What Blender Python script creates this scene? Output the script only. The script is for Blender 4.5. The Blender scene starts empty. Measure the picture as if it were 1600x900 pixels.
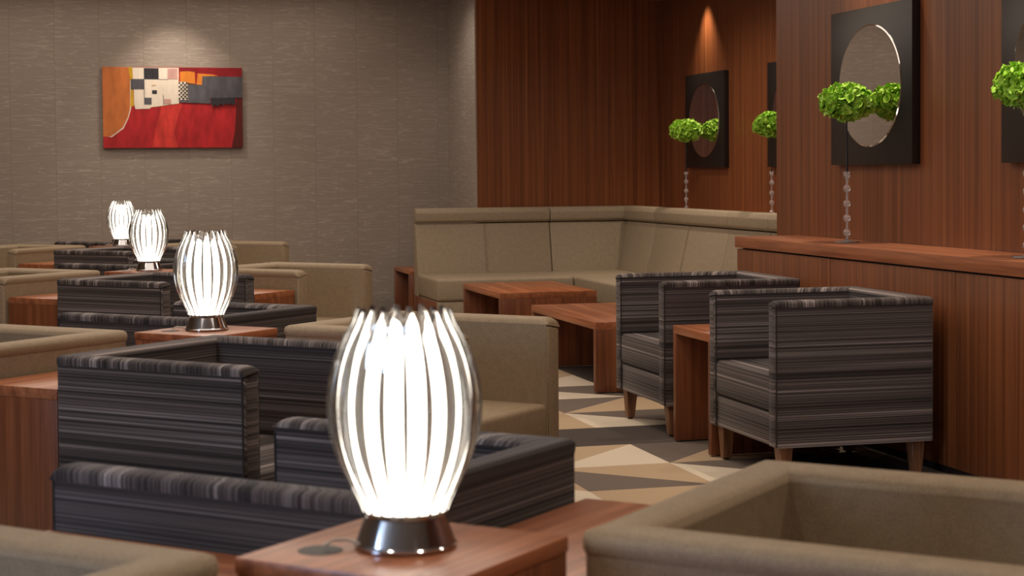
import bpy, bmesh, math, random
from mathutils import Vector, Matrix
random.seed(7)
S = bpy.context.scene
C = bpy.data.collections.new('lounge'); S.collection.children.link(C)
PI = math.pi
S2 = 2 ** -0.5

# ------------------------------------------------------------------ camera
F_PX, YAW, PITCH, ROLL, SH, CAM_H = 2688.39, 0.2584, 0.0388, -0.0083, -77.765, 1.1695
fw = Vector((math.sin(YAW) * math.cos(PITCH), math.cos(YAW) * math.cos(PITCH), -math.sin(PITCH)))
rt = Vector((math.cos(YAW), -math.sin(YAW), 0)); up = rt.cross(fw)
rt2 = rt * math.cos(ROLL) + up * math.sin(ROLL); up2 = -rt * math.sin(ROLL) + up * math.cos(ROLL)
cd = bpy.data.cameras.new('camera'); cam = bpy.data.objects.new('camera', cd); C.objects.link(cam)
m = Matrix((rt2, up2, -fw)).transposed().to_4x4(); m.translation = Vector((0, 0, CAM_H))
cam.matrix_world = m
cd.sensor_width = 36; cd.lens = F_PX / 1600 * 36; cd.shift_y = SH / 1600
cd.clip_start = 0.05; cd.clip_end = 100
cd.dof.use_dof = True; cd.dof.focus_distance = 7.6; cd.dof.aperture_fstop = 7.5
S.camera = cam

# ------------------------------------------------------------------ exposure, world, lights
S.view_settings.view_transform = 'Standard'; S.view_settings.look = 'None'
S.view_settings.exposure = 0.0; S.view_settings.gamma = 1.0; S.view_settings.use_curve_mapping = False
w = bpy.data.worlds.new('world'); S.world = w; w.use_nodes = True
w.node_tree.nodes['Background'].inputs[0].default_value = (0.30, 0.42, 0.75, 1)
w.node_tree.nodes['Background'].inputs[1].default_value = 0.6
WARM = (1.0, 0.86, 0.72)
CEIL = 2.72

def spot(name, loc, tgt, watts, size, blend=0.6, col=WARM, rad=0.04):
    l = bpy.data.lights.new(name, 'SPOT'); l.energy = watts; l.spot_size = math.radians(size); l.spot_blend = blend
    l.color = col; l.shadow_soft_size = rad
    o = bpy.data.objects.new(name, l); C.objects.link(o); o.location = loc
    o.rotation_euler = (Vector(tgt) - Vector(loc)).to_track_quat('-Z', 'Y').to_euler(); return o

def area(name, loc, tgt, watts, sx, sy, col=WARM):
    l = bpy.data.lights.new(name, 'AREA'); l.shape = 'RECTANGLE'; l.size = sx; l.size_y = sy; l.energy = watts; l.color = col
    o = bpy.data.objects.new(name, l); C.objects.link(o); o.location = loc
    o.rotation_euler = (Vector(tgt) - Vector(loc)).to_track_quat('-Z', 'Y').to_euler(); return o

DOWN = 44
for dx, dy, k in ((-0.9, 1.3, 1.6), (1.2, 1.2, 1.7), (2.8, 2.4, 1.4), (-0.9, -1.4, 2.2), (1.3, -1.4, 2.2), (-1.2, 4.2, 1), (1.45, 4.4, 1), (-1.2, 7.4, 1), (1.7, 7.6, 1.1), (-1.2, 10.6, 1),  # pair behind the camera added, and front ones boosted, to brighten the near chairs
                  (1.5, 10.6, 1), (0.2, 12.6, .6), (2.9, 11.2, .9), (3.0, 5.0, .8)):
    spot('ceiling_spot', (dx, dy, CEIL - .03), (dx, dy, 0), DOWN * k, 125, 0.9, WARM, 0.07)
# soft fill added under the flat ceiling, which has no cove
area('ceiling_fill_light', (0.6, 8.6, CEIL - .05), (0.6, 8.6, 0), 150, 3.6, 10.5)
spot('ceiling_spot', (3.9, 11.2, 2.52), (3.9, 11.2, 0), 60, 160, 1, WARM, .07)  # this spot and the next are added to brighten the alcove
spot('ceiling_spot', (3.9, 9.2, 2.52), (3.9, 9.2, 0), 50, 160, 1, WARM, .07)
# picture light, and one narrow downlight above each mirror and flower
spot('picture_light', (0.93, 13.60, CEIL - .06), (0.93, 14.1, 1.60), 36, 80, 1.0, (1, .88, .74), 0.03)
spot('mirror_light', (3.45, 7.08, CEIL - .05), (3.47, 7.08, 1.4), 90, 74, 1.0, (1, .84, .66), 0.025)
spot('mirror_light', (3.45, 5.56, CEIL - .05), (3.47, 5.56, 1.4), 90, 74, 1.0, (1, .84, .66), 0.025)
spot('mirror_light', (4.655, 12.22, 2.53), (4.655, 12.22, 1.4), 58, 78, 1.0, (1, .84, .66), 0.025)
spot('mirror_light', (4.655, 10.62, 2.53), (4.655, 10.62, 1.4), 58, 78, 1.0, (1, .84, .66), 0.025)
spot('wall_light', (2.75, 13.22, CEIL - .05), (3.1, 13.3, 1.2), 14, 120, 1.0, (1, .90, .78), 0.1)
# cool light taken from blue reflections; its window is unseen and added
area('cool_side_light', (-3.97, 1.45, 1.80), (0, 1.45, 1.80), 85, 1.05, 1.6, (.50, .68, 1.0))

# ------------------------------------------------------------------ materials
def lin(r, g, b):
    f = lambda c: (c / 255) / 12.92 if c / 255 <= .04045 else ((c / 255 + .055) / 1.055) ** 2.4
    return (f(r), f(g), f(b), 1)

def mat(name, col=None, rough=0.5, metal=0.0, spec=0.5):
    m = bpy.data.materials.new(name); m.use_nodes = True
    b = m.node_tree.nodes['Principled BSDF']
    if col: b.inputs['Base Color'].default_value = col
    b.inputs['Roughness'].default_value = rough; b.inputs['Metallic'].default_value = metal
    b.inputs['Specular IOR Level'].default_value = spec
    return m, m.node_tree.nodes, m.node_tree.links, b

def ramp(N, stops, interp='LINEAR'):
    r = N.new('ShaderNodeValToRGB'); r.color_ramp.interpolation = interp
    e = r.color_ramp.elements
    while len(e) < len(stops): e.new(0.5)
    for i, (p, c) in enumerate(stops): e[i].position = p; e[i].color = c
    return r

def bump(N, L, b, h, strength, dist):
    bp = N.new('ShaderNodeBump'); bp.inputs['Strength'].default_value = strength; bp.inputs['Distance'].default_value = dist
    L.new(h, bp.inputs['Height']); L.new(bp.outputs[0], b.inputs['Normal'])

def mapped(N, L, src, scale):
    tc = N.new('ShaderNodeTexCoord'); mp = N.new('ShaderNodeMapping'); mp.inputs['Scale'].default_value = scale
    L.new(tc.outputs[src], mp.inputs[0]); return mp

def noise(N, L, vec, scale, detail=3, rough=.55):
    n = N.new('ShaderNodeTexNoise'); n.inputs['Scale'].default_value = scale; n.inputs['Detail'].default_value = detail
    n.inputs['Roughness'].default_value = rough; L.new(vec, n.inputs['Vector']); return n

def mix(N, L, a, b, fac, mode='MIX'):
    x = N.new('ShaderNodeMix'); x.data_type = 'RGBA'; x.blend_type = mode
    if isinstance(fac, (int, float)): x.inputs[0].default_value = fac
    else: L.new(fac, x.inputs[0])
    for i, q in ((6, a), (7, b)):
        if isinstance(q, tuple): x.inputs[i].default_value = q
        else: L.new(q, x.inputs[i])
    return x.outputs[2]

def wood_mat(name, dark, mid, light, src='Object', scale=(28, 28, .5), rough=.35, coat=0.0, fine=90):
    m, N, L, b = mat(name, None, rough)
    mp = mapped(N, L, src, scale)
    n1 = noise(N, L, mp.outputs[0], 1.0, 4, .6)
    r = ramp(N, [(.28, dark), (.5, mid), (.72, light)]); L.new(n1.outputs[0], r.inputs[0])
    mp2 = mapped(N, L, src, tuple(s * 3.2 for s in scale))
    n2 = noise(N, L, mp2.outputs[0], 1.0, 3, .6)
    r2 = ramp(N, [(.35, (.62, .60, .58, 1)), (.6, (1, 1, 1, 1))]); L.new(n2.outputs[0], r2.inputs[0])
    L.new(mix(N, L, r.outputs[0], r2.outputs[0], .75, 'MULTIPLY'), b.inputs['Base Color'])
    b.inputs['Coat Weight'].default_value = coat; b.inputs['Coat Roughness'].default_value = .25
    return m

W_D, W_M, W_L = lin(96, 50, 24), lin(126, 71, 37), lin(147, 89, 49)
M_WALLWOOD = wood_mat('dark_cherry_wall_veneer', W_D, W_M, W_L, 'Object', (52, 52, .35), .40)
T_D, T_M, T_L = lin(128, 73, 45), lin(162, 97, 62), lin(186, 120, 80)
M_TOPX = wood_mat('cherry_grain_along_x', T_D, T_M, T_L, 'Object', (.9, 26, 26), .33)
M_TOPY = wood_mat('cherry_grain_along_y', T_D, T_M, T_L, 'Object', (26, .9, 26), .33)
M_SIDE = wood_mat('cherry_upright_grain', lin(100, 55, 31), lin(128, 73, 43), lin(150, 91, 58), 'Object', (26, 26, .8), .36)
M_LEG = wood_mat('walnut_leg', lin(104, 68, 46), lin(134, 92, 64), lin(158, 112, 80), 'Object', (40, 40, 2), .45)

def striped():
    m, N, L, b = mat('charcoal_striped_fabric', None, .85, 0, .25)
    mp = mapped(N, L, 'UV', (.6, 1, 1))
    sep = N.new('ShaderNodeSeparateXYZ'); L.new(mp.outputs[0], sep.inputs[0])
    def band(scale_v, scale_u, detail, off):
        cb = N.new('ShaderNodeCombineXYZ')
        a = N.new('ShaderNodeMath'); a.operation = 'MULTIPLY'; a.inputs[1].default_value = scale_u; L.new(sep.outputs[0], a.inputs[0])
        c = N.new('ShaderNodeMath'); c.operation = 'MULTIPLY'; c.inputs[1].default_value = scale_v; L.new(sep.outputs[1], c.inputs[0])
        L.new(a.outputs[0], cb.inputs[0]); L.new(c.outputs[0], cb.inputs[1]); cb.inputs[2].default_value = off
        return noise(N, L, cb.outputs[0], 1.0, detail, .65)
    big = band(26, .25, 2, 1.3); fine = band(150, .25, 3, 7.1); thread = band(420, 6, 2, 3.3)
    r1 = ramp(N, [(.34, lin(50, 43, 42)), (.44, lin(74, 66, 64)), (.54, lin(88, 79, 76)), (.59, lin(126, 117, 114)), (.66, lin(140, 130, 126))])
    L.new(big.outputs[0], r1.inputs[0])
    r2 = ramp(N, [(.38, (.16, .15, .16, 1)), (.46, (.6, .58, .59, 1)), (.54, (1.0, 1.0, 1.0, 1)), (.62, (1.9, 1.85, 1.85, 1))])
    L.new(fine.outputs[0], r2.inputs[0])
    c = mix(N, L, r1.outputs[0], r2.outputs[0], .85, 'MULTIPLY')
    r3 = ramp(N, [(.3, (.75, .75, .75, 1)), (.7, (1.2, 1.2, 1.2, 1))]); L.new(thread.outputs[0], r3.inputs[0])
    L.new(mix(N, L, c, r3.outputs[0], .7, 'MULTIPLY'), b.inputs['Base Color'])
    bump(N, L, b, fine.outputs[0], .25, .002)
    b.inputs['Sheen Weight'].default_value = .08
    return m
M_STRIPE = striped()

def weave(name, base, dark, scale=260):
    m, N, L, b = mat(name, None, .62, 0, .35)
    mp = mapped(N, L, 'UV', (1, 1, 1))
    v = N.new('ShaderNodeTexVoronoi'); v.inputs['Scale'].default_value = scale; v.inputs['Randomness'].default_value = .25
    L.new(mp.outputs[0], v.inputs['Vector'])
    r = ramp(N, [(.15, base), (.62, dark)]); L.new(v.outputs['Distance'], r.inputs[0])
    n = noise(N, L, mp.outputs[0], 35, 3)
    r2 = ramp(N, [(.3, (.9, .9, .9, 1)), (.7, (1.06, 1.06, 1.06, 1))]); L.new(n.outputs[0], r2.inputs[0])
    L.new(mix(N, L, r.outputs[0], r2.outputs[0], 1, 'MULTIPLY'), b.inputs['Base Color'])
    bump(N, L, b, v.outputs['Distance'], .3, .001)
    return m
M_BEIGE = weave('olive_beige_woven_vinyl', lin(168, 147, 119), lin(119, 101, 79))
M_SOFA = weave('olive_beige_banquette_vinyl', lin(158, 142, 119), lin(140, 124, 102), 420)
M_SEAM, *_ = mat('dark_piping', lin(38, 32, 30), .8)
M_CHROME, *_ = mat('polished_chrome', (.62, .62, .64, 1), .10, 1.0)
M_BLACK, *_ = mat('matt_black', lin(24, 22, 21), .5)
M_DARKBASE, *_ = mat('dark_plinth', lin(40, 27, 20), .6)
M_MFRAME, *_ = mat('black_brown_lacquer', lin(30, 25, 23), .38)
M_MIRROR, *_ = mat('mirror_glass', (.80, .78, .76, 1), .02, 1.0)
M_BEVEL, *_ = mat('mirror_bevel', (.8, .79, .77, 1), .06, 1.0)
M_CABLE, *_ = mat('pale_cable', lin(205, 190, 170), .4)
M_CEIL, *_ = mat('ceiling_paint', lin(190, 180, 168), .9)
M_GLIDE, *_ = mat('grey_glide', lin(60, 52, 46), .5)

def glass(name, tint, ior=1.45, rough=0.0):
    m, N, L, b = mat(name, tint, rough); b.inputs['Transmission Weight'].default_value = 1; b.inputs['IOR'].default_value = ior
    return m
M_VASE = glass('clear_vase_glass', (1, 1, 1, 1), 1.5); M_VASE.node_tree.nodes['Principled BSDF'].inputs['Transmission Weight'].default_value = .82
M_STAVE = glass('clear_lamp_glass', (.985, .975, .95, 1), 1.45)

def glow():
    m, N, L, b = mat('glowing_frosted_tube', lin(250, 246, 238), .5)
    b.inputs['Emission Color'].default_value = (1.0, .93, .82, 1); b.inputs['Emission Strength'].default_value = 5.5
    return m
M_GLOW = glow()

def wallpaper():
    m, N, L, b = mat('ribbed_beige_wallcovering', None, .75, 0, .3)
    tc = N.new('ShaderNodeTexCoord'); sep = N.new('ShaderNodeSeparateXYZ'); L.new(tc.outputs['UV'], sep.inputs[0])
    # panel number, shifts the pattern so that it breaks at each seam
    fl = N.new('ShaderNodeMath'); fl.operation = 'MULTIPLY'; fl.inputs[1].default_value = 1 / .345; L.new(sep.outputs[0], fl.inputs[0])
    fl2 = N.new('ShaderNodeMath'); fl2.operation = 'FLOOR'; L.new(fl.outputs[0], fl2.inputs[0])
    fr = N.new('ShaderNodeMath'); fr.operation = 'FRACT'; L.new(fl.outputs[0], fr.inputs[0])
    def lay(su, sv, k, dist):
        cb = N.new('ShaderNodeCombineXYZ')
        a = N.new('ShaderNodeMath'); a.operation = 'MULTIPLY'; a.inputs[1].default_value = su; L.new(sep.outputs[0], a.inputs[0])
        c = N.new('ShaderNodeMath'); c.operation = 'MULTIPLY'; c.inputs[1].default_value = sv; L.new(sep.outputs[1], c.inputs[0])
        d = N.new('ShaderNodeMath'); d.operation = 'MULTIPLY'; d.inputs[1].default_value = k; L.new(fl2.outputs[0], d.inputs[0])
        L.new(a.outputs[0], cb.inputs[0]); L.new(c.outputs[0], cb.inputs[1]); L.new(d.outputs[0], cb.inputs[2])
        return noise(N, L, cb.outputs[0], 1.0, 1.5, .5)
    def strands(su, sv, k, wd):                  # thin raised strands that run level and cross at a slant
        n = lay(su, sv, k, 0)
        a = N.new('ShaderNodeMath'); a.operation = 'SUBTRACT'; a.inputs[1].default_value = .5; L.new(n.outputs[0], a.inputs[0])
        c = N.new('ShaderNodeMath'); c.operation = 'ABSOLUTE'; L.new(a.outputs[0], c.inputs[0])
        d = N.new('ShaderNodeMapRange'); d.inputs[1].default_value = 0; d.inputs[2].default_value = wd; d.inputs[3].default_value = 1; d.inputs[4].default_value = 0
        L.new(c.outputs[0], d.inputs[0]); return d
    n1 = strands(2.2, 30, 3.7, .018); n2 = strands(2.8, 44, 5.3, .020)
    add = N.new('ShaderNodeMath'); add.operation = 'MAXIMUM'; L.new(n1.outputs[0], add.inputs[0]); L.new(n2.outputs[0], add.inputs[1])
    r = ramp(N, [(0, lin(154, 141, 130)), (1, lin(177, 164, 151))]); L.new(add.outputs[0], r.inputs[0])
    seam = N.new('ShaderNodeMath'); seam.operation = 'LESS_THAN'; seam.inputs[1].default_value = .014; L.new(fr.outputs[0], seam.inputs[0])
    L.new(mix(N, L, r.outputs[0], lin(144, 129, 115), seam.outputs[0]), b.inputs['Base Color'])
    bump(N, L, b, add.outputs[0], .3, .003)
    return m
M_PAPER = wallpaper()

def carpet(name, c):
    m, N, L, b = mat(name, None, .95, 0, .1)
    mp = mapped(N, L, 'Object', (1, 1, 1)); n = noise(N, L, mp.outputs[0], 260, 3, .7)
    r = ramp(N, [(.3, tuple(q * .72 for q in c[:3]) + (1,)), (.7, tuple(q * 1.22 for q in c[:3]) + (1,))]); L.new(n.outputs[0], r.inputs[0])
    L.new(r.outputs[0], b.inputs['Base Color']); bump(N, L, b, n.outputs[0], .3, .003)
    return m
M_CAR = [carpet('carpet_cream', lin(206, 192, 172)), carpet('carpet_tan', lin(178, 154, 126)),
         carpet('carpet_grey', lin(112, 100, 92)), carpet('carpet_charcoal', lin(78, 70, 66))]

def petal():
    m, N, L, b = mat('lime_green_petal', None, .5, 0, .3)
    mp = mapped(N, L, 'Object', (1, 1, 1)); n = noise(N, L, mp.outputs[0], 28, 2)
    r = ramp(N, [(.3, lin(122, 176, 42)), (.55, lin(168, 212, 70)), (.75, lin(208, 236, 124))]); L.new(n.outputs[0], r.inputs[0])
    L.new(r.outputs[0], b.inputs['Base Color']); b.inputs['Subsurface Weight'].default_value = 0
    return m
M_PETAL = petal()

# ------------------------------------------------------------------ helpers
def boxuv(me):
    uv = me.uv_layers.new(name='uv').data if not me.uv_layers else me.uv_layers[0].data
    for p in me.polygons:
        n = p.normal; ax = max(range(3), key=lambda i: abs(n[i]))
        for li in p.loop_indices:
            co = me.vertices[me.loops[li].vertex_index].co
            uv[li].uv = (co.y, co.z) if ax == 0 else (co.x, co.z) if ax == 1 else (co.x, co.y)

def obj(name, bm, mats, parent=None, smooth=40, uv=True):
    me = bpy.data.meshes.new(name)
    bmesh.ops.recalc_face_normals(bm, faces=bm.faces)
    bm.to_mesh(me); bm.free()
    for q in (mats if isinstance(mats, (list, tuple)) else [mats]): me.materials.append(q)
    if uv and not me.uv_layers: boxuv(me)
    if smooth:
        me.polygons.foreach_set('use_smooth', [True] * len(me.polygons)); me.set_sharp_from_angle(angle=math.radians(smooth))
    o = bpy.data.objects.new(name, me); C.objects.link(o)
    if parent: o.parent = parent
    return o

def box(bm, x0, x1, y0, y1, z0, z1, bev=0.0, seg=2, mi=0, M=None):
    r = bmesh.ops.create_cube(bm, size=1)
    for v in r['verts']:
        v.co = Vector((x0 + (v.co.x + .5) * (x1 - x0), y0 + (v.co.y + .5) * (y1 - y0), z0 + (v.co.z + .5) * (z1 - z0)))
    fs = {f for v in r['verts'] for f in v.link_faces}
    for f in fs: f.material_index = mi
    vs = set(r['verts'])
    if bev:
        es = list({e for v in r['verts'] for e in v.link_edges})
        g = bmesh.ops.bevel(bm, geom=es, offset=bev, segments=seg, affect='EDGES', profile=.5, material=-1)
        vs = set(g['verts']) | {v for v in vs if v.is_valid}
    if M is not None:
        for v in vs: v.co = M @ v.co
    return vs

def one(name, mats, parent, *b, bev=.003, seg=2, smooth=40):
    bm = bmesh.new()
    for q in b: box(bm, *q, bev=bev, seg=seg)
    return obj(name, bm, mats, parent, smooth)

def lathe(bm, prof, n=32, M=None, mi=0, cap=True):
    rings = []
    for r, z in prof:
        if r < 1e-5: rings.append([bm.verts.new((0, 0, z))])
        else: rings.append([bm.verts.new((r * math.cos(2 * PI * i / n), r * math.sin(2 * PI * i / n), z)) for i in range(n)])
    for a, b in zip(rings, rings[1:]):
        for i in range(n):
            j = (i + 1) % n
            q = [a[i % len(a)], a[j % len(a)], b[j % len(b)], b[i % len(b)]]
            q2 = []
            for v in q:
                if v not in q2: q2.append(v)
            if len(q2) > 2:
                f = bm.faces.new(q2); f.material_index = mi
    if M is not None:
        for r in rings:
            for v in r: v.co = M @ v.co

def tube(bm, pts, r, n=8):
    rings = []
    for k, p in enumerate(pts):
        p = Vector(p); d = (Vector(pts[min(k + 1, len(pts) - 1)]) - Vector(pts[max(k - 1, 0)])).normalized()
        a = d.orthogonal().normalized() if k == 0 else (la - d * la.dot(d)).normalized()
        la = a; c = d.cross(a)
        rings.append([bm.verts.new(p + (a * math.cos(2 * PI * i / n) + c * math.sin(2 * PI * i / n)) * r) for i in range(n)])
    for a, b in zip(rings, rings[1:]):
        for i in range(n): bm.faces.new((a[i], a[(i + 1) % n], b[(i + 1) % n], b[i]))
    bm.faces.new(rings[0]); bm.faces.new(rings[-1])

def empty(name, loc, rz=0):
    o = bpy.data.objects.new(name, None); C.objects.link(o); o.location = loc; o.rotation_euler = (0, 0, rz); o.empty_display_size = .1
    return o

def tag(o, label, cat, group=None):
    o['label'] = label; o['category'] = cat
    if group: o['group'] = group
    return o

def struct(o): o['kind'] = 'structure'; return o

def dup(root, loc, rz, label):
    r = root.copy(); C.objects.link(r); r.location = loc; r.rotation_euler = (0, 0, rz); r['label'] = label
    for ch in list(root.children):
        c = ch.copy(); C.objects.link(c); c.parent = r
        for g in ch.children:
            d = g.copy(); C.objects.link(d); d.parent = c
    return r

class Maker:                                    # first placing uses the source itself, later ones are copies
    def __init__(s, fn): s.fn = fn; s.src = None
    def __call__(s, loc, rz, label):
        if s.src is None:
            s.src = s.fn(); s.src.location = loc; s.src.rotation_euler = (0, 0, rz); s.src['label'] = label; return s.src
        return dup(s.src, loc, rz, label)

# ------------------------------------------------------------------ the room
YB, YW, XF, XN = 14.156, 13.2, 4.77, 3.60       # papered wall, alcove back, alcove side, near veneered wall
X0, Y0 = -4.0, -3.2
def wall(name, m, *b):
    return struct(one(name, m, None, *b, bev=0, smooth=0))
# floor of half-metre carpet tiles, each cut into two colours on the diagonal
bm = bmesh.new()
TX, TY, TS = 1.858, 5.962, .4935
set_tiles = {(0, 1): ('/', 1, 0), (1, 1): ('/', 2, 1), (0, 0): ('\\', 1, 2), (1, 0): ('\\', 2, 0), (0, -1): ('/', 1, 1), (-1, 0): ('\\', 1, 0),
         (-1, -1): ('/', 0, 0), (0, 2): ('/', 3, 3), (1, 2): ('\\', 3, 3), (2, 2): ('/', 3, 2), (0, 3): ('/', 1, 1), (1, 3): ('\\', 2, 0), (2, 3): ('/', 2, 1),
         (0, 4): ('/', 2, 1), (1, 4): ('/', 2, 1), (2, 4): ('\\', 2, 1), (1, 5): ('\\', 2, 0), (2, 5): ('/', 3, 3), (2, 6): ('/', 3, 3), (2, 7): ('/', 3, 3), (2, 8): ('/', 3, 3), (3, 6): ('/', 3, 3), (3, 7): ('/', 3, 3), (0, 5): ('\\', 1, 0),  # tiles under the nearer coffee table are all set to charcoal
         (1, 6): ('/', 1, 0), (1, -1): ('\\', 2, 1), (2, 1): ('\\', 3, 2), (2, 0): ('/', 2, 3)}
rnd = random.Random(3)
i0, i1 = math.floor((X0 - TX) / TS), math.ceil((XF + .2 - TX) / TS); j0, j1 = math.floor((Y0 - TY) / TS), math.ceil((YB - TY) / TS)
gv = {(i, j): bm.verts.new((TX + i * TS, TY + j * TS, 0)) for i in range(i0, i1 + 1) for j in range(j0, j1 + 1)}
for i in range(i0, i1):
    for j in range(j0, j1):
        d, ul, lr = set_tiles.get((i, j), (rnd.choice('/\\'), rnd.choice((0, 1, 2, 3, 2)), rnd.choice((0, 1, 2, 1, 3))))
        a, b_, c, e = gv[i, j], gv[i + 1, j], gv[i + 1, j + 1], gv[i, j + 1]
        if d == '/': f1, f2 = (a, c, e), (a, b_, c)            # upper left, lower right
        else: f1, f2 = (b_, c, e), (a, b_, e)                  # upper right, lower left
        bm.faces.new(f1).material_index = ul; bm.faces.new(f2).material_index = lr
fl = struct(obj('floor', bm, M_CAR, None, 0))
one_c = wall('ceiling', M_CEIL, (X0, XF + .2, Y0 - .2, YB + .2, CEIL, CEIL + .1))
wall('ceiling_soffit', M_CEIL, (3.225, XF, 8.30, YW, 2.545, CEIL))
bpy.data.objects['ceiling_soffit'].name = 'trim_1'
wall('wall_back', M_PAPER, (X0, 3.2, YB, YB + .12, 0, CEIL))
wall('wall_return', M_PAPER, (3.2, 3.21, YW + .004, YB + .12, 0, CEIL))
wall('wall_alcove_back', M_WALLWOOD, (3.2105, XF + .12, YW, YW + .12, 0, CEIL))
wall('wall_alcove_right', M_WALLWOOD, (XF, XF + .12, 8.1, YW, 0, CEIL))
wall('wall_right', M_WALLWOOD, (XN, XN + .12, Y0, 8.255, 0, CEIL), (XN + .12, XF, 8.135, 8.255, 0, CEIL))
wall('wall_left', M_PAPER, (X0 - .12, X0, Y0, .9, 0, CEIL), (X0 - .12, X0, 2.0, YB, 0, CEIL), (X0 - .12, X0, .9, 2.0, 0, .95), (X0 - .12, X0, .9, 2.0, 2.66, CEIL))
wall('wall_front', M_PAPER, (X0, XN, Y0 - .12, Y0, 0, CEIL))
struct(one('window_added_1', M_BLACK, None, (X0 - .1, X0 - .05, .9, 2.0, .95, .99), (X0 - .1, X0 - .05, .9, 2.0, 2.62, 2.66), (X0 - .1, X0 - .05, .9, .94, .99, 2.62),
           (X0 - .1, X0 - .05, 1.96, 2.0, .99, 2.62), bev=0))  # unseen window frame, added as the opening for the cool light
bm = bmesh.new(); box(bm, XN - .012, XN, Y0, 3.98, 0, .08); struct(obj('baseboard_right', bm, M_DARKBASE, None, 0))

# ------------------------------------------------------------------ armchairs
def u_sweep(bm, W, D, t, prof, r0=.03, n=5, fcap=.010, uvmode='side', mi=0):
    """prof: closed list of (inset from the outer face, z); swept round arm - back - arm, front ends rounded"""
    uvl = bm.loops.layers.uv.verify()
    cz = sum(p[1] for p in prof) / len(prof); co_ = sum(p[0] for p in prof) / len(prof)
    def ins(p, d):
        v = Vector((co_ - p[0], cz - p[1]))
        return (p[0] + max(-d, min(d, v.x)), p[1] + max(-d, min(d, v.y)))
    st = []
    def arm(side):
        out = []
        for y, d in ((-D / 2, fcap), (-D / 2 + fcap * .3, fcap * .35), (-D / 2 + fcap, 0)):
            out.append(([(side * (W / 2 - ins(p, d)[0]), y, ins(p, d)[1]) for p in prof]))
        return out
    def corner(side):
        out = []
        for k in range(n + 1):
            a = k / n * PI / 2; row = []
            for o, z in prof:
                if o < r0: row.append((side * (W / 2 - r0 + (r0 - o) * math.cos(a)), D / 2 - r0 + (r0 - o) * math.sin(a), z))
                else: row.append((side * (W / 2 - o), D / 2 - o, z))
            out.append(row)
        return out
    st = arm(1) + corner(1) + corner(-1)[::-1] + arm(-1)[::-1]
    if uvmode == 'band':                        # the top strip rounds down over the arm front
        zl, zh = prof[0][1], prof[-1][1]; R = max(p[1] for p in prof) - zl
        base = lambda o: zl + (zh - zl) * min(1, max(0, o / t))
        def arm2(side):
            out = []
            for d in (.0, .06, .2, .4, .7, 1):
                kk = math.sqrt(max(.0004, 1 - (1 - d) ** 2))
                out.append([(side * (W / 2 - p[0]), -D / 2 + R * d, base(p[0]) + (p[1] - base(p[0])) * kk) for p in prof])
            return out
        st = arm2(1) + corner(1) + corner(-1)[::-1] + arm2(-1)[::-1]
    na = 6 if uvmode == 'band' else 3; back0, back1 = na + n // 2, na + n + 1 + n - n // 2   # stripes run along the top of the back
    rings = [[bm.verts.new(q) for q in row] for row in st]
    L = [0.0]
    for a, b in zip(st, st[1:]):
        ca = Vector((sum(q[0] for q in a), sum(q[1] for q in a))) / len(a); cb = Vector((sum(q[0] for q in b), sum(q[1] for q in b))) / len(b)
        L.append(L[-1] + (cb - ca).length)
    m = len(prof)
    per = [0.0]
    for k in range(m): a, b = prof[k], prof[(k + 1) % m]; per.append(per[-1] + math.hypot(a[0] - b[0], a[1] - b[1]))
    for s in range(len(rings) - 1):
        for k in range(m):
            k2 = (k + 1) % m
            try: f = bm.faces.new((rings[s][k], rings[s][k2], rings[s + 1][k2], rings[s + 1][k]))
            except ValueError: continue
            f.material_index = mi
            for l, (si, ki, kk) in zip(f.loops, ((s, k, k), (s, k2, k + 1), (s + 1, k2, k + 1), (s + 1, k, k))):
                l[uvl].uv = (L[si], prof[ki][1]) if uvmode == 'side' else ((L[si], per[kk]) if back0 <= s < back1 else (per[kk], L[si]))
    for rg, row in ((rings[0], st[0]), (rings[-1], st[-1])):
        f = bm.faces.new(rg); f.material_index = mi
        for l, q in zip(f.loops, row): l[uvl].uv = (q[0], q[2])
    bmesh.ops.remove_doubles(bm, verts=bm.verts, dist=1e-5)

def band_prof(t, H, h, e, q):
    return [(-.001, H - h), (-e, H - h * .75), (-e, H - h * .45), (-e * .3, H - h * .2), (t * .14, H - h * .05), (t * .3, H), (t * .66, H), (t * .82, H - q * .12), (t * .94, H - q * .42), (t + .0006, H - q)]

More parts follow.
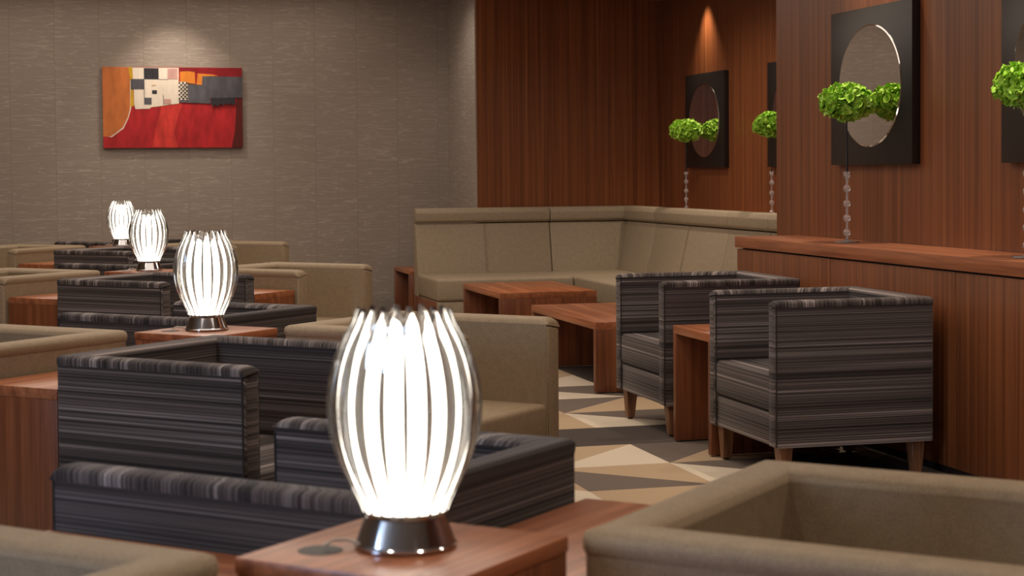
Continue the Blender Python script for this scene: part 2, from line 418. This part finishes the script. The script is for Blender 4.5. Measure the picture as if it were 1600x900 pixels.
def make_chair(name, W, D, H, t, m, seat_z, group, r0, band_h=.026, band_e=.0022, legm=M_LEG):
    root = tag(empty(name, (0, 0, 0)), '', 'armchair', group)
    zb = .14; inner = band_h * .62
    bm = bmesh.new(); u_sweep(bm, W, D, t, [(0, zb), (0, H - band_h), (t, H - inner), (t, zb)], r0); obj('shell', bm, m, root)
    bm = bmesh.new(); u_sweep(bm, W, D, t, band_prof(t, H, band_h, band_e, inner), r0, uvmode='band', fcap=.012); obj('top_band', bm, m, root, 60)
    for s in (1, -1):
        for o in (0.001, t - .001):
            bm = bmesh.new(); x = s * (W / 2 - o); tube(bm, [(x, -D / 2 + .006, zb + .004), (x, -D / 2 + .006, H - band_h)], .0028, 6)
            obj('piping', bm, M_SEAM if 'strip' in name else m, root)
    xi = W / 2 - t + .012
    bm = bmesh.new(); box(bm, -xi, xi, -D / 2 + .006, D / 2 - t + .001, .268, seat_z, .018, 4)
    o = obj('seat_cushion', bm, m, root, 50)
    # seat stripes run across, front face stripes run level: box mapping already gives both
    one('front_apron', m, root, (-xi, xi, -D / 2 + .012, -D / 2 + .06, zb, .264), bev=.006)
    one('base_board', M_DARKBASE, root, (-xi, xi, -D / 2 + .06, D / 2 - t, zb, .2), bev=0)
    for sx in (1, -1):
        for sy in (1, -1):
            bm = bmesh.new(); cx, cy = sx * (W / 2 - .05), sy * (D / 2 - .055)
            r = bmesh.ops.create_cube(bm, size=1)
            for v in r['verts']:
                hi = v.co.z > 0; k = .056 if hi else .036
                v.co = Vector((cx + v.co.x * k + (0 if hi else sx * .004), cy + v.co.y * k, zb + .003 if hi else .008))
            bmesh.ops.bevel(bm, geom=list(bm.edges), offset=.003, segments=1, affect='EDGES')
            leg = obj('leg', bm, legm, root)
            bm = bmesh.new(); lathe(bm, [(0, 0), (.012, 0), (.012, .009), (0, .009)], 12, Matrix.Translation((cx + sx * .004, cy, 0))); obj('glide', bm, M_GLIDE, leg)
    return root

SW, SD, SH_, ST, G = .663, .650, .685, .065, .197
BW, BD, BH, BT, GB = .654, .654, .682, .080, .173
LX = [.4405, .454, .4553, .4354]; LY = [2.2327, 5.534, 9.0677, 12.3231]
striped_chair = Maker(lambda: make_chair('striped_armchair', SW, SD, SH_, ST, M_STRIPE, .405, 'charcoal striped armchairs', .02))
beige_chair = Maker(lambda: make_chair('beige_armchair', BW, BD, BH, BT, M_BEIGE, .395, 'olive beige armchairs', .016, .036, .0045))
def uv_pt(k, u, v, z=0): return Vector((LX[k] + (u - v) * S2, LY[k] + (u + v) * S2, z))
WHICH = ['the nearest lamp', 'the second lamp from the front', 'the third lamp from the front', 'the farthest lamp']
for k in range(4):
    striped_chair(uv_pt(k, G + SW / 2, G + SD / 2), math.radians(225), 'grey striped armchair right behind %s, open to the left' % WHICH[k])
    if k: striped_chair(uv_pt(k, -G - SW / 2, -G - SD / 2), math.radians(45), 'grey striped armchair in front of %s, open to the right' % WHICH[k])
    beige_chair(uv_pt(k, GB + BW / 2, -GB - BD / 2), math.radians(45), 'olive beige armchair to the right of %s' % WHICH[k])
    beige_chair(uv_pt(k, -GB - BD / 2, GB + BW / 2), math.radians(-45), 'olive beige armchair to the left of %s' % WHICH[k])
CX = 2.541
striped_chair((CX + SD / 2, 5.8465 + SW / 2, 0), math.radians(-90), 'grey striped armchair against the wooden cabinet, the nearer of two, side in full view')
striped_chair((CX + SD / 2, 7.0504 + SW / 2, 0), math.radians(-90), 'grey striped armchair against the wooden cabinet, the farther of two, beyond the small table')

# ------------------------------------------------------------------ lamp tables and the low tables between the chairs
CS, CZ = .160, .6726
def make_column():
    r = tag(empty('lamp_table', (0, 0, 0)), '', 'table', 'square wooden lamp tables')
    one('table_top', M_TOPX, r, (-CS, CS, -CS, CS, CZ - .022, CZ), bev=.002)
    one('pedestal', M_SIDE, r, (-CS + .002, CS - .002, -CS + .002, CS - .002, .03, CZ - .022), bev=.002)
    one('plinth', M_DARKBASE, r, (-CS + .02, CS - .02, -CS + .02, CS - .02, 0, .03), bev=0)
    bm = bmesh.new(); lathe(bm, [(0, CZ - .004), (.030, CZ - .004), (.030, CZ + .0006), (.026, CZ + .001), (0, CZ + .001)], 28, Matrix.Translation((-.075, .085, 0)))
    obj('cable_grommet', bm, M_BLACK, r)
    return r
column = Maker(make_column)
TWD, TE, TZ = .1595, .815, .585
def make_low():                                  # local +x runs away from the lamp table
    r = tag(empty('side_table', (0, 0, 0)), '', 'table', 'low side tables between the lamp tables and armchairs')
    one('table_top', M_TOPX, r, (CS + .001, TE, -TWD, TWD, TZ - .03, TZ), bev=.002)
    one('end_panel', M_SIDE, r, (TE - .03, TE, -TWD, TWD, .0, TZ - .03), bev=.002)
    one('inner_panel', M_SIDE, r, (CS + .001, CS + .031, -TWD, TWD, .0, TZ - .03), bev=.002)
    return r
low = Maker(make_low)
for k in range(4):
    column((LX[k], LY[k], 0), math.radians(45), 'square wooden table turned cornerwise, under %s' % WHICH[k])
SIDE = {0: 'far right', 180: 'near left', 90: 'far left', 270: 'near right'}
for k, dirs in ((0, (0, 90, 270)), (1, (180, 270)), (2, (180, 270)), (3, (180,))):
    for a in dirs:
        q = low((LX[k], LY[k], 0), math.radians(45 + a), 'low wooden side table running to the %s from %s' % (SIDE[a], WHICH[k]))

# ------------------------------------------------------------------ lamps
def shade_r(h):                                  # barrel outline, h 0..1
    P = [(0, .0545), (.08, .0655), (.2, .0815), (.35, .0958), (.5, .1018), (.62, .1008), (.75, .0935), (.87, .0810), (.95, .0685), (1, .060)]
    for (a, ra), (b, rb) in zip(P, P[1:]):
        if h <= b:
            t = (h - a) / (b - a); return ra + (rb - ra) * t
    return P[-1][1]
def srs(h):                                      # smoothed
    return sum(shade_r(min(1, max(0, h + d))) for d in (-.06, -.03, 0, .03, .06)) / 5
def make_lamp():
    r = tag(empty('table_lamp', (0, 0, 0)), '', 'lamp', 'glass barrel table lamps')
    bm = bmesh.new()
    lathe(bm, [(0, 0), (.066, 0), (.0685, .002), (.0685, .005), (.066, .0078), (.0657, .0088), (.0655, .0093), (.0537, .0393), (.0534, .0400), (.053, .041), (.050, .0425), (.050, .046), (.0555, .047), (.0555, .050), (.048, .051), (0, .051)], 56)
    obj('base', bm, M_CHROME, r, 30)
    z0, z1 = .050, .310
    # frosted glowing tube
    bm = bmesh.new(); lathe(bm, [(0, z0 + .001), (.044, z0 + .001), (.049, z0 + .03), (.049, .275), (.046, .278), (.040, .276), (0, .273)], 40)
    obj('glowing_tube', bm, M_GLOW, r, 40)
    bm = bmesh.new(); NS, K = 22, 22
    for s in range(NS):
        a0 = 2 * PI * (s + .37) / NS
        rows = []
        top = 1.0 + (.012 if s % 2 else 0)
        for k in range(K + 1):
            h = k / K * top; z = z0 + (z1 - z0) * h; R = srs(h)
            wd = .475 * 2 * PI * R / NS; th = .0050 + .0058 * math.sin(PI * min(1, h))
            if k == K: wd *= .35; th *= .45
            if k == K - 1: pass
            ca, sa = math.cos(a0), math.sin(a0); row = []
            for i in range(8):
                b = 2 * PI * (i + .5) / 8
                # rounded slab section: radial th, tangential wd
                cr = math.copysign(abs(math.cos(b)) ** .6, math.cos(b)) * th; ct = math.copysign(abs(math.sin(b)) ** .6, math.sin(b)) * wd
                x = R - th * .8 + cr; row.append(bm.verts.new((ca * x - sa * ct, sa * x + ca * ct, z + (.004 if k == K else 0))))
            rows.append(row)
        for a, b in zip(rows, rows[1:]):
            for i in range(8): bm.faces.new((a[i], a[(i + 1) % 8], b[(i + 1) % 8], b[i]))
        bm.faces.new(rows[0]); bm.faces.new(rows[-1])
    obj('glass_shade', bm, M_STAVE, r, 60)
    bm = bmesh.new(); tube(bm, [(-.060, .012, .004), (-.078, .014, .010), (-.095, .013, .011), (-.108, .008, .005)], .0022, 8); obj('power_cord', bm, M_CABLE, r)
    return r
lamp = Maker(make_lamp)
LW = ['nearest and largest glowing glass barrel lamp, on chrome base', 'second glowing glass barrel lamp from the front, on chrome base',
      'third glowing glass barrel lamp from the front', 'farthest and smallest glowing glass barrel lamp, by the papered wall']
for k in range(4): lamp((LX[k], LY[k], CZ + .001), 0, LW[k])

# ------------------------------------------------------------------ coffee tables by the banquette (panel, top, panel)
def waterfall(name, x0, x1, y0, y1, z, th, label, group, m_top=None):
    cx, cy = (x0 + x1) / 2, (y0 + y1) / 2; hx, hy = (x1 - x0) / 2, (y1 - y0) / 2
    r = tag(empty(name, (cx, cy, 0)), label, 'table', group)
    one('table_top', m_top or M_TOPY, r, (-hx, hx, -hy, hy, z - th, z), bev=.002)
    for s in (-1, 1):
        a, b = (-hy, -hy + th) if s < 0 else (hy - th, hy)
        one('end_panel', M_SIDE, r, (-hx, hx, a, b, .006, z - th), bev=.002)
        for q in (-hx + .03, hx - .05): one('glide', M_GLIDE, r, (q, q + .02, a + .004, b - .004, 0, .006), bev=0)
    return r
waterfall('coffee_table', 2.79, 3.452, 10.87, 11.93, .376, .04, 'low wooden coffee table set in front of the beige corner sofa', 'low coffee tables')
waterfall('coffee_table', 2.715, 3.37, 8.574, 9.84, .376, .04, 'low wooden coffee table behind the farther striped armchair by the cabinet', 'low coffee tables')
waterfall('small_table', 2.558, 3.13, 6.53, 6.975, .502, .035, 'small wooden table squeezed between the two striped armchairs at the cabinet', None, M_TOPY)
waterfall('end_table', 2.655, 3.15, 13.21, 13.83, .40, .03, 'small wooden table tucked behind the left end of the corner sofa', None)

# ------------------------------------------------------------------ corner sofa
def prism(bm, pts2, plane, a, b, bev=.0, seg=3):
    """pts2 outline extruded from a to b; plane 'x': outline is (y,z) along x, 'y': outline is (x,z) along y"""
    mk = (lambda p, t: (t, p[0], p[1])) if plane == 'x' else (lambda p, t: (p[0], t, p[1]))
    v0 = [bm.verts.new(mk(p, a)) for p in pts2]; v1 = [bm.verts.new(mk(p, b)) for p in pts2]; n = len(pts2)
    fs = [bm.faces.new(v0), bm.faces.new(v1)] + [bm.faces.new((v0[i], v0[(i + 1) % n], v1[(i + 1) % n], v1[i])) for i in range(n)]
    if bev:
        es = list({e for f in fs for e in f.edges}); bmesh.ops.bevel(bm, geom=es, offset=bev, segments=seg, affect='EDGES', profile=.5)
sofa = tag(empty('corner_sofa', (2.69, 12.34, 0)), 'L-shaped olive beige banquette sofa with rolled headrest, built into the wood panelled corner', 'sofa')
sofa_off = Vector((2.69, 12.34, 0))
def spart(name, bm, m=M_SOFA, sm=50):
    for v in bm.verts: v.co -= sofa_off
    return obj(name, bm, m, sofa, sm)
XL, XG, XS, YS = 2.69, 3.774, 3.746, 12.345     # left end, module gap, right seat front, left seat front
XE = 4.50; YT = 13.19; YR = 8.32
def back_prof(front_bottom, front_top, back):    # below the headroll
    return [(front_bottom, .36), (front_top + .012, .765), (back, .765), (back, .0), (front_bottom + .02, .0)]
def head_prof(ft, back):
    return [(ft + .006, .772), (ft - .012, .79), (ft - .014, .85), (ft + .004, .880), (ft + .03, .887), (back, .887), (back, .772)]
for (a, b) in ((XL, XG - .003), (XG + .003, 4.46)):
    bm = bmesh.new(); prism(bm, back_prof(13.03, 13.10, YT), 'x', a, b, .008); spart('backrest', bm)
    bm = bmesh.new(); prism(bm, head_prof(13.10, YT), 'x', a, b, .006); spart('headrest_roll', bm)
bm = bmesh.new(); prism(bm, back_prof(4.32, 4.40, XE), 'y', 12.39, 13.19, .008); spart('backrest', bm)
bm = bmesh.new(); prism(bm, head_prof(4.40, XE), 'y', 12.39, 13.19, .006); spart('headrest_roll', bm)
ys = [12.384, 10.90, 9.42, YR]
for a, b in zip(ys, ys[1:]):
    bm = bmesh.new(); prism(bm, back_prof(4.32, 4.40, XE), 'y', b + .006, a, .008); spart('backrest', bm)
    bm = bmesh.new(); prism(bm, head_prof(4.40, XE), 'y', b + .006, a, .006); spart('headrest_roll', bm)
# stitched seams in the middle of each module
for pts in ([(3.238, 13.024, .38), (3.238, 13.100, .762)], [(3.238, 13.084, .79), (3.238, 13.086, .85)], [(4.314, 11.66, .38), (4.402, 11.66, .762)],
            [(4.385, 11.66, .79), (4.386, 11.66, .85)], [(4.314, 10.2, .38), (4.402, 10.2, .762)], [(4.385, 10.2, .79), (4.386, 10.2, .85)]):
    bm = bmesh.new(); tube(bm, pts, .003, 6); spart('stitched_seam', bm)
bm = bmesh.new(); box(bm, XL, XS - .003, YS, 13.05, .214, .380, .022, 4); spart('seat_cushion', bm)
bm = bmesh.new(); box(bm, XS + .002, 4.34, YS - .0, 13.05, .214, .380, .022, 4); spart('seat_cushion', bm)
yy = [YS - .004, 10.90, 9.42, YR]
for a, b in zip(yy, yy[1:]):
    bm = bmesh.new(); box(bm, XS, 4.34, b + .004, a, .214, .380, .022, 4); spart('seat_cushion', bm)
bm = bmesh.new(); box(bm, XL + .0, XS + .02, YS + .012, 12.98, .06, .212, .004); box(bm, XS + .012, 4.32, YR + .01, 12.98, .06, .212, .004); spart('base_panel', bm)
bm = bmesh.new(); box(bm, XL - .004, XL, YS + .012, 13.15, .02, .212, .001); spart('wood_end_panel', bm, M_SIDE)
bm = bmesh.new(); box(bm, XL + .03, XS + .04, YS + .04, 12.95, 0, .06); box(bm, XS + .04, 4.3, YR + .03, 12.95, 0, .06); spart('toe_kick', bm, M_DARKBASE)

# wooden ledge behind the right run of the sofa
led = tag(empty('wall_ledge', (XE, YR, 0)), 'wooden ledge between the corner sofa back and the alcove wall', 'ledge')
one('ledge_top', M_TOPY, led, (.003, XF - XE - .002, .0, YW - YR - .005, .81, .838), bev=.002)
one('ledge_body', M_SIDE, led, (.006, XF - XE - .002, .002, YW - YR - .007, 0, .81), bev=0)

# ------------------------------------------------------------------ cabinet
cab = tag(empty('cabinet', (3.27, 4.0, 0)), 'long waist-high wooden cabinet with veneered doors along the right wall', 'cabinet')
one('cabinet_top', M_TOPY, cab, (-.012, XN - 3.27 - .002, -.0, 3.99, .784, .838), bev=.002)
one('carcass', M_DARKBASE, cab, (.022, XN - 3.27 - .002, .01, 3.965, .07, .783), bev=0)
one('side_panel', M_SIDE, cab, (.0, XN - 3.27 - .002, 3.966, 3.986, .0, .776), bev=.001)
one('toe_kick', M_DARKBASE, cab, (.012, XN - 3.27 - .002, .01, 3.96, 0, .029), bev=0)
for a, b in ((1.833, 2.922), (2.922, 3.966), (.744, 1.833), (.0, .744)):
    one('door', M_WALLWOOD, cab, (.0, .02, a + .002, b - .002, .03, .776), bev=.0015)

# ------------------------------------------------------------------ mirrors
def make_mirror():                               # local: faces -x, centre at origin, back on x=0
    W, H, T = .80, .712, .04
    r = tag(empty('wall_mirror', (0, 0, 0)), '', 'mirror', 'oval mirrors on dark square panels')
    one('backing_panel', M_MFRAME, r, (-T, 0, -W / 2, W / 2, -H / 2, H / 2), bev=.002)
    n = 96; a, b = .310, .277; bm = bmesh.new()
    def ring(k, x): return [bm.verts.new((x, (a - k) * math.cos(2 * PI * i / n), (b - k) * math.sin(2 * PI * i / n))) for i in range(n)]
    R = [ring(0, -T), ring(0, -T - .002), ring(.007, -T - .004)]
    for p, q in zip(R, R[1:]):
        for i in range(n): bm.faces.new((p[i], p[(i + 1) % n], q[(i + 1) % n], q[i]))
    obj('bevelled_edge', bm, M_BEVEL, r, 30)
    bm = bmesh.new(); v = [bm.verts.new((-T - .004, (a - .007) * math.cos(2 * PI * i / n), (b - .007) * math.sin(2 * PI * i / n))) for i in range(n)]
    v2 = [bm.verts.new((-T - .001, p.co.y, p.co.z)) for p in v]
    bm.faces.new(v); bm.faces.new(v2)
    for i in range(n): bm.faces.new((v[i], v[(i + 1) % n], v2[(i + 1) % n], v2[i]))
    obj('mirror_glass', bm, M_MIRROR, r, 0)
    return r
mirror = Maker(make_mirror)
MZ = 1.187 + .356
mirror((XN, 7.124, MZ), 0, 'oval mirror on dark panel above the wooden cabinet, shown whole, nearer the room corner')
mirror((XN, 5.60, MZ), 0, 'oval mirror on dark panel above the cabinet, cut off by the right edge')
mirror((XF, 12.20, MZ), 0, 'smallest oval mirror on dark panel, in the alcove above the sofa corner')
mirror((XF, 10.60, MZ), 0, 'oval mirror on dark panel in the alcove, half hidden by the projecting wall')

# ------------------------------------------------------------------ vases and flower heads
def make_vase():
    r = tag(empty('beaded_vase', (0, 0, 0)), '', 'vase', 'clear beaded glass vases')
    prof = [(0, 0), (.052, 0), (.056, .002), (.054, .005), (.020, .008), (.007, .013), (.0055, .022)]
    for zc in (.045, .110, .175, .243):
        for t in range(-3, 4):
            a = t / 3 * 1.25; prof.append((max(.0055, .0165 * math.cos(a)), zc + .0175 * math.sin(a)))
        prof.append((.0050, zc + .030))
    prof += [(.007, .288), (.013, .294), (.0155, .303), (.0165, .317), (.0145, .318), (.011, .303), (0, .296)]
    bm = bmesh.new(); lathe(bm, prof, 28); obj('glass_body', bm, M_VASE, r, 50)
    return r
vase = Maker(make_vase)
def make_flower():
    r = tag(empty('green_flower', (0, 0, 0)), '', 'flower', 'round green hydrangea heads on dark stems')
    bm = bmesh.new(); tube(bm, [(0, 0, .304), (.001, .0, .42), (-.002, .002, .56)], .0042, 8); obj('stem', bm, M_BLACK, r)
    bm = bmesh.new(); rn = random.Random(11); zc = .628; n = 420
    for i in range(n):
        ph = math.acos(1 - 2 * (i + .5) / n); th = PI * (1 + 5 ** .5) * i
        d = Vector((math.sin(ph) * math.cos(th), math.sin(ph) * math.sin(th), math.cos(ph)))
        lump = 1 + .10 * math.sin(5 * th + 3 * ph) * math.sin(4 * ph)
        k = rn.uniform(.80, 1.02) * lump
        c = Vector((d.x * .112 * k, d.y * .112 * k, zc + d.z * (.078 if d.z > 0 else .070) * k))
        t1 = d.orthogonal().normalized(); t1 = Matrix.Rotation(rn.uniform(0, 2 * PI), 3, d) @ t1
        nn = (d + Vector((rn.uniform(-1.1, 1.1), rn.uniform(-1.1, 1.1), rn.uniform(-.6, 1.0)))).normalized()
        t1 = (t1 - nn * t1.dot(nn)).normalized(); t2 = nn.cross(t1); s = rn.uniform(.016, .025)
        g = []
        for a in range(5):
            row = []
            for b in range(4):
                x, y = (a / 4 - .5) * 2, b / 3
                wdt = (1 - (2 * y - 1.1) ** 2 * .65)
                h = .45 * (y - .3) ** 2 + .3 * x * x + .34 * math.sin(x * 4.6 + i) * y
                p = c + t1 * (x * wdt * s * .8) + t2 * ((y - .5) * s * 1.9) + nn * (h * s)
                row.append(bm.verts.new(p))
            g.append(row)
        for a in range(4):
            for b in range(3): bm.faces.new((g[a][b], g[a + 1][b], g[a + 1][b + 1], g[a][b + 1]))
    # green heart behind the petals
    lathe(bm, [(0, zc - .066)] + [(.088 * math.cos(q / 6 * PI / 2), zc + .058 * math.sin(q / 6 * PI / 2)) for q in range(-5, 6)] + [(0, zc + .058)], 20)
    obj('flower_head', bm, M_PETAL, r, 60)
    return r
flower = Maker(make_flower)
for x, y, z, wh, rz in ((3.43, 7.085, .838, 'standing on the cabinet in front of the whole mirror', .4), (3.43, 5.60, .838, 'on the cabinet at the right edge', 2.1),
                        (4.60, 12.24, .838, 'in the alcove in front of the smallest mirror', 1.3), (4.60, 10.63, .838, 'in the alcove beside the edge of the projecting wall', 3.4)):
    vase((x, y, z), rz, 'beaded clear glass vase ' + wh); flower((x, y, z), rz, 'round lime green flower head ' + wh)

# ------------------------------------------------------------------ painting
pt = tag(empty('painting', (.92, YB - .002, 1.706)), 'abstract red, orange and grey painting on the papered wall', 'painting')
PW, PH = 1.106, .646
def paint(name, c, var=.12):
    m, N, L, b = mat(name, None, .5, 0, .3); mp = mapped(N, L, 'Object', (14, 1, 5)); n = noise(N, L, mp.outputs[0], 1, 4, .6)
    r = ramp(N, [(.3, tuple(q * (1 - var * 1.6) for q in c[:3]) + (1,)), (.7, tuple(min(1, q * (1 + var * 1.6)) for q in c[:3]) + (1,))])
    L.new(n.outputs[0], r.inputs[0]); L.new(r.outputs[0], b.inputs['Base Color']); return m
PM = [paint('paint_red', lin(176, 36, 40), .2), paint('paint_orange', lin(196, 112, 56)), paint('paint_yellow', lin(206, 160, 30)), paint('paint_cream', lin(234, 220, 202), .06),
      paint('paint_slate', lin(86, 84, 90), .2), paint('paint_dark', lin(50, 48, 52), .15), paint('paint_maroon', lin(92, 26, 22)), paint('paint_pink', lin(206, 160, 150)),
      paint('paint_black', lin(18, 16, 16)), paint('paint_amber', lin(222, 132, 46)), paint('paint_deep_red', lin(140, 22, 30), .15), paint('canvas_edge', lin(120, 60, 40)),
      paint('paint_scarlet', lin(200, 56, 48), .2)]
one('stretched_canvas', PM[11], pt, (-PW / 2, PW / 2, -.035, 0, -PH / 2, PH / 2), bev=.001)
bm = bmesh.new(); lay = [0]
def shape(mi, pts):
    lay[0] += 1; y = -.035 - .0004 * lay[0]
    vs = [bm.verts.new(((px - 150) / 1078 * PW - PW / 2, y, PH / 2 - (py - 128) / 592 * PH)) for px, py in pts]
    f = bm.faces.new(vs); f.material_index = mi
def rect(mi, a, b, c, d): shape(mi, [(a, b), (c, b), (c, d), (a, d)])
rect(0, 150, 128, 1228, 720)
shape(12, [(600, 400), (760, 390), (720, 500), (690, 610), (720, 716), (520, 716), (560, 560)])
shape(10, [(735, 130), (1228, 130), (1228, 200), (1000, 200), (900, 170), (735, 170)])
shape(6, [(1185, 350), (1228, 345), (1228, 720), (1140, 718), (1165, 600)])
shape(3, [(150, 632), (215, 641), (306, 577), (345, 500), (366, 428), (366, 128), (150, 128)])
shape(1, [(150, 128), (362, 128), (358, 428), (340, 495), (300, 570), (252, 606), (210, 634), (150, 638)])
shape(2, [(348, 128), (380, 128), (384, 250), (386, 415), (360, 415), (366, 250)])
shape(9, [(500, 425), (660, 398), (700, 392), (600, 415)])
shape(3, [(380, 132), (735, 132), (733, 395), (660, 402), (600, 412), (515, 422), (510, 432), (398, 436), (388, 400), (388, 296), (384, 250)])
rect(5, 467, 135, 580, 218); rect(4, 366, 215, 467, 292); rect(5, 527, 297, 565, 325); rect(4, 470, 352, 523, 402); rect(7, 648, 138, 726, 215)
rect(4, 580, 216, 650, 219); rect(4, 466, 218, 470, 402); rect(7, 618, 362, 672, 396); rect(4, 612, 330, 616, 404); rect(2, 525, 258, 560, 262)
shape(9, [(745, 160), (800, 156), (858, 162), (862, 250), (745, 236)]); shape(9, [(882, 172), (980, 178), (1040, 188), (920, 194), (916, 256), (870, 254)])
shape(4, [(803, 250), (913, 256), (918, 192), (1228, 196), (1228, 350), (975, 352), (982, 394), (735, 386), (735, 370), (803, 370)])
rect(3, 730, 235, 803, 368)
for i in range(5):
    for j in range(9):
        if (i + j) % 2 == 0: rect(8, 731 + i * 14.4, 237 + j * 14.4, 731 + i * 14.4 + 13, 237 + j * 14.4 + 13)
shape(5, [(980, 352), (1172, 352), (1170, 398), (1150, 406), (1135, 392), (1115, 404), (1095, 390), (1080, 410), (1055, 396), (1030, 418), (1012, 400), (992, 424), (984, 400)])
obj('painted_surface', bm, PM, pt, 0)
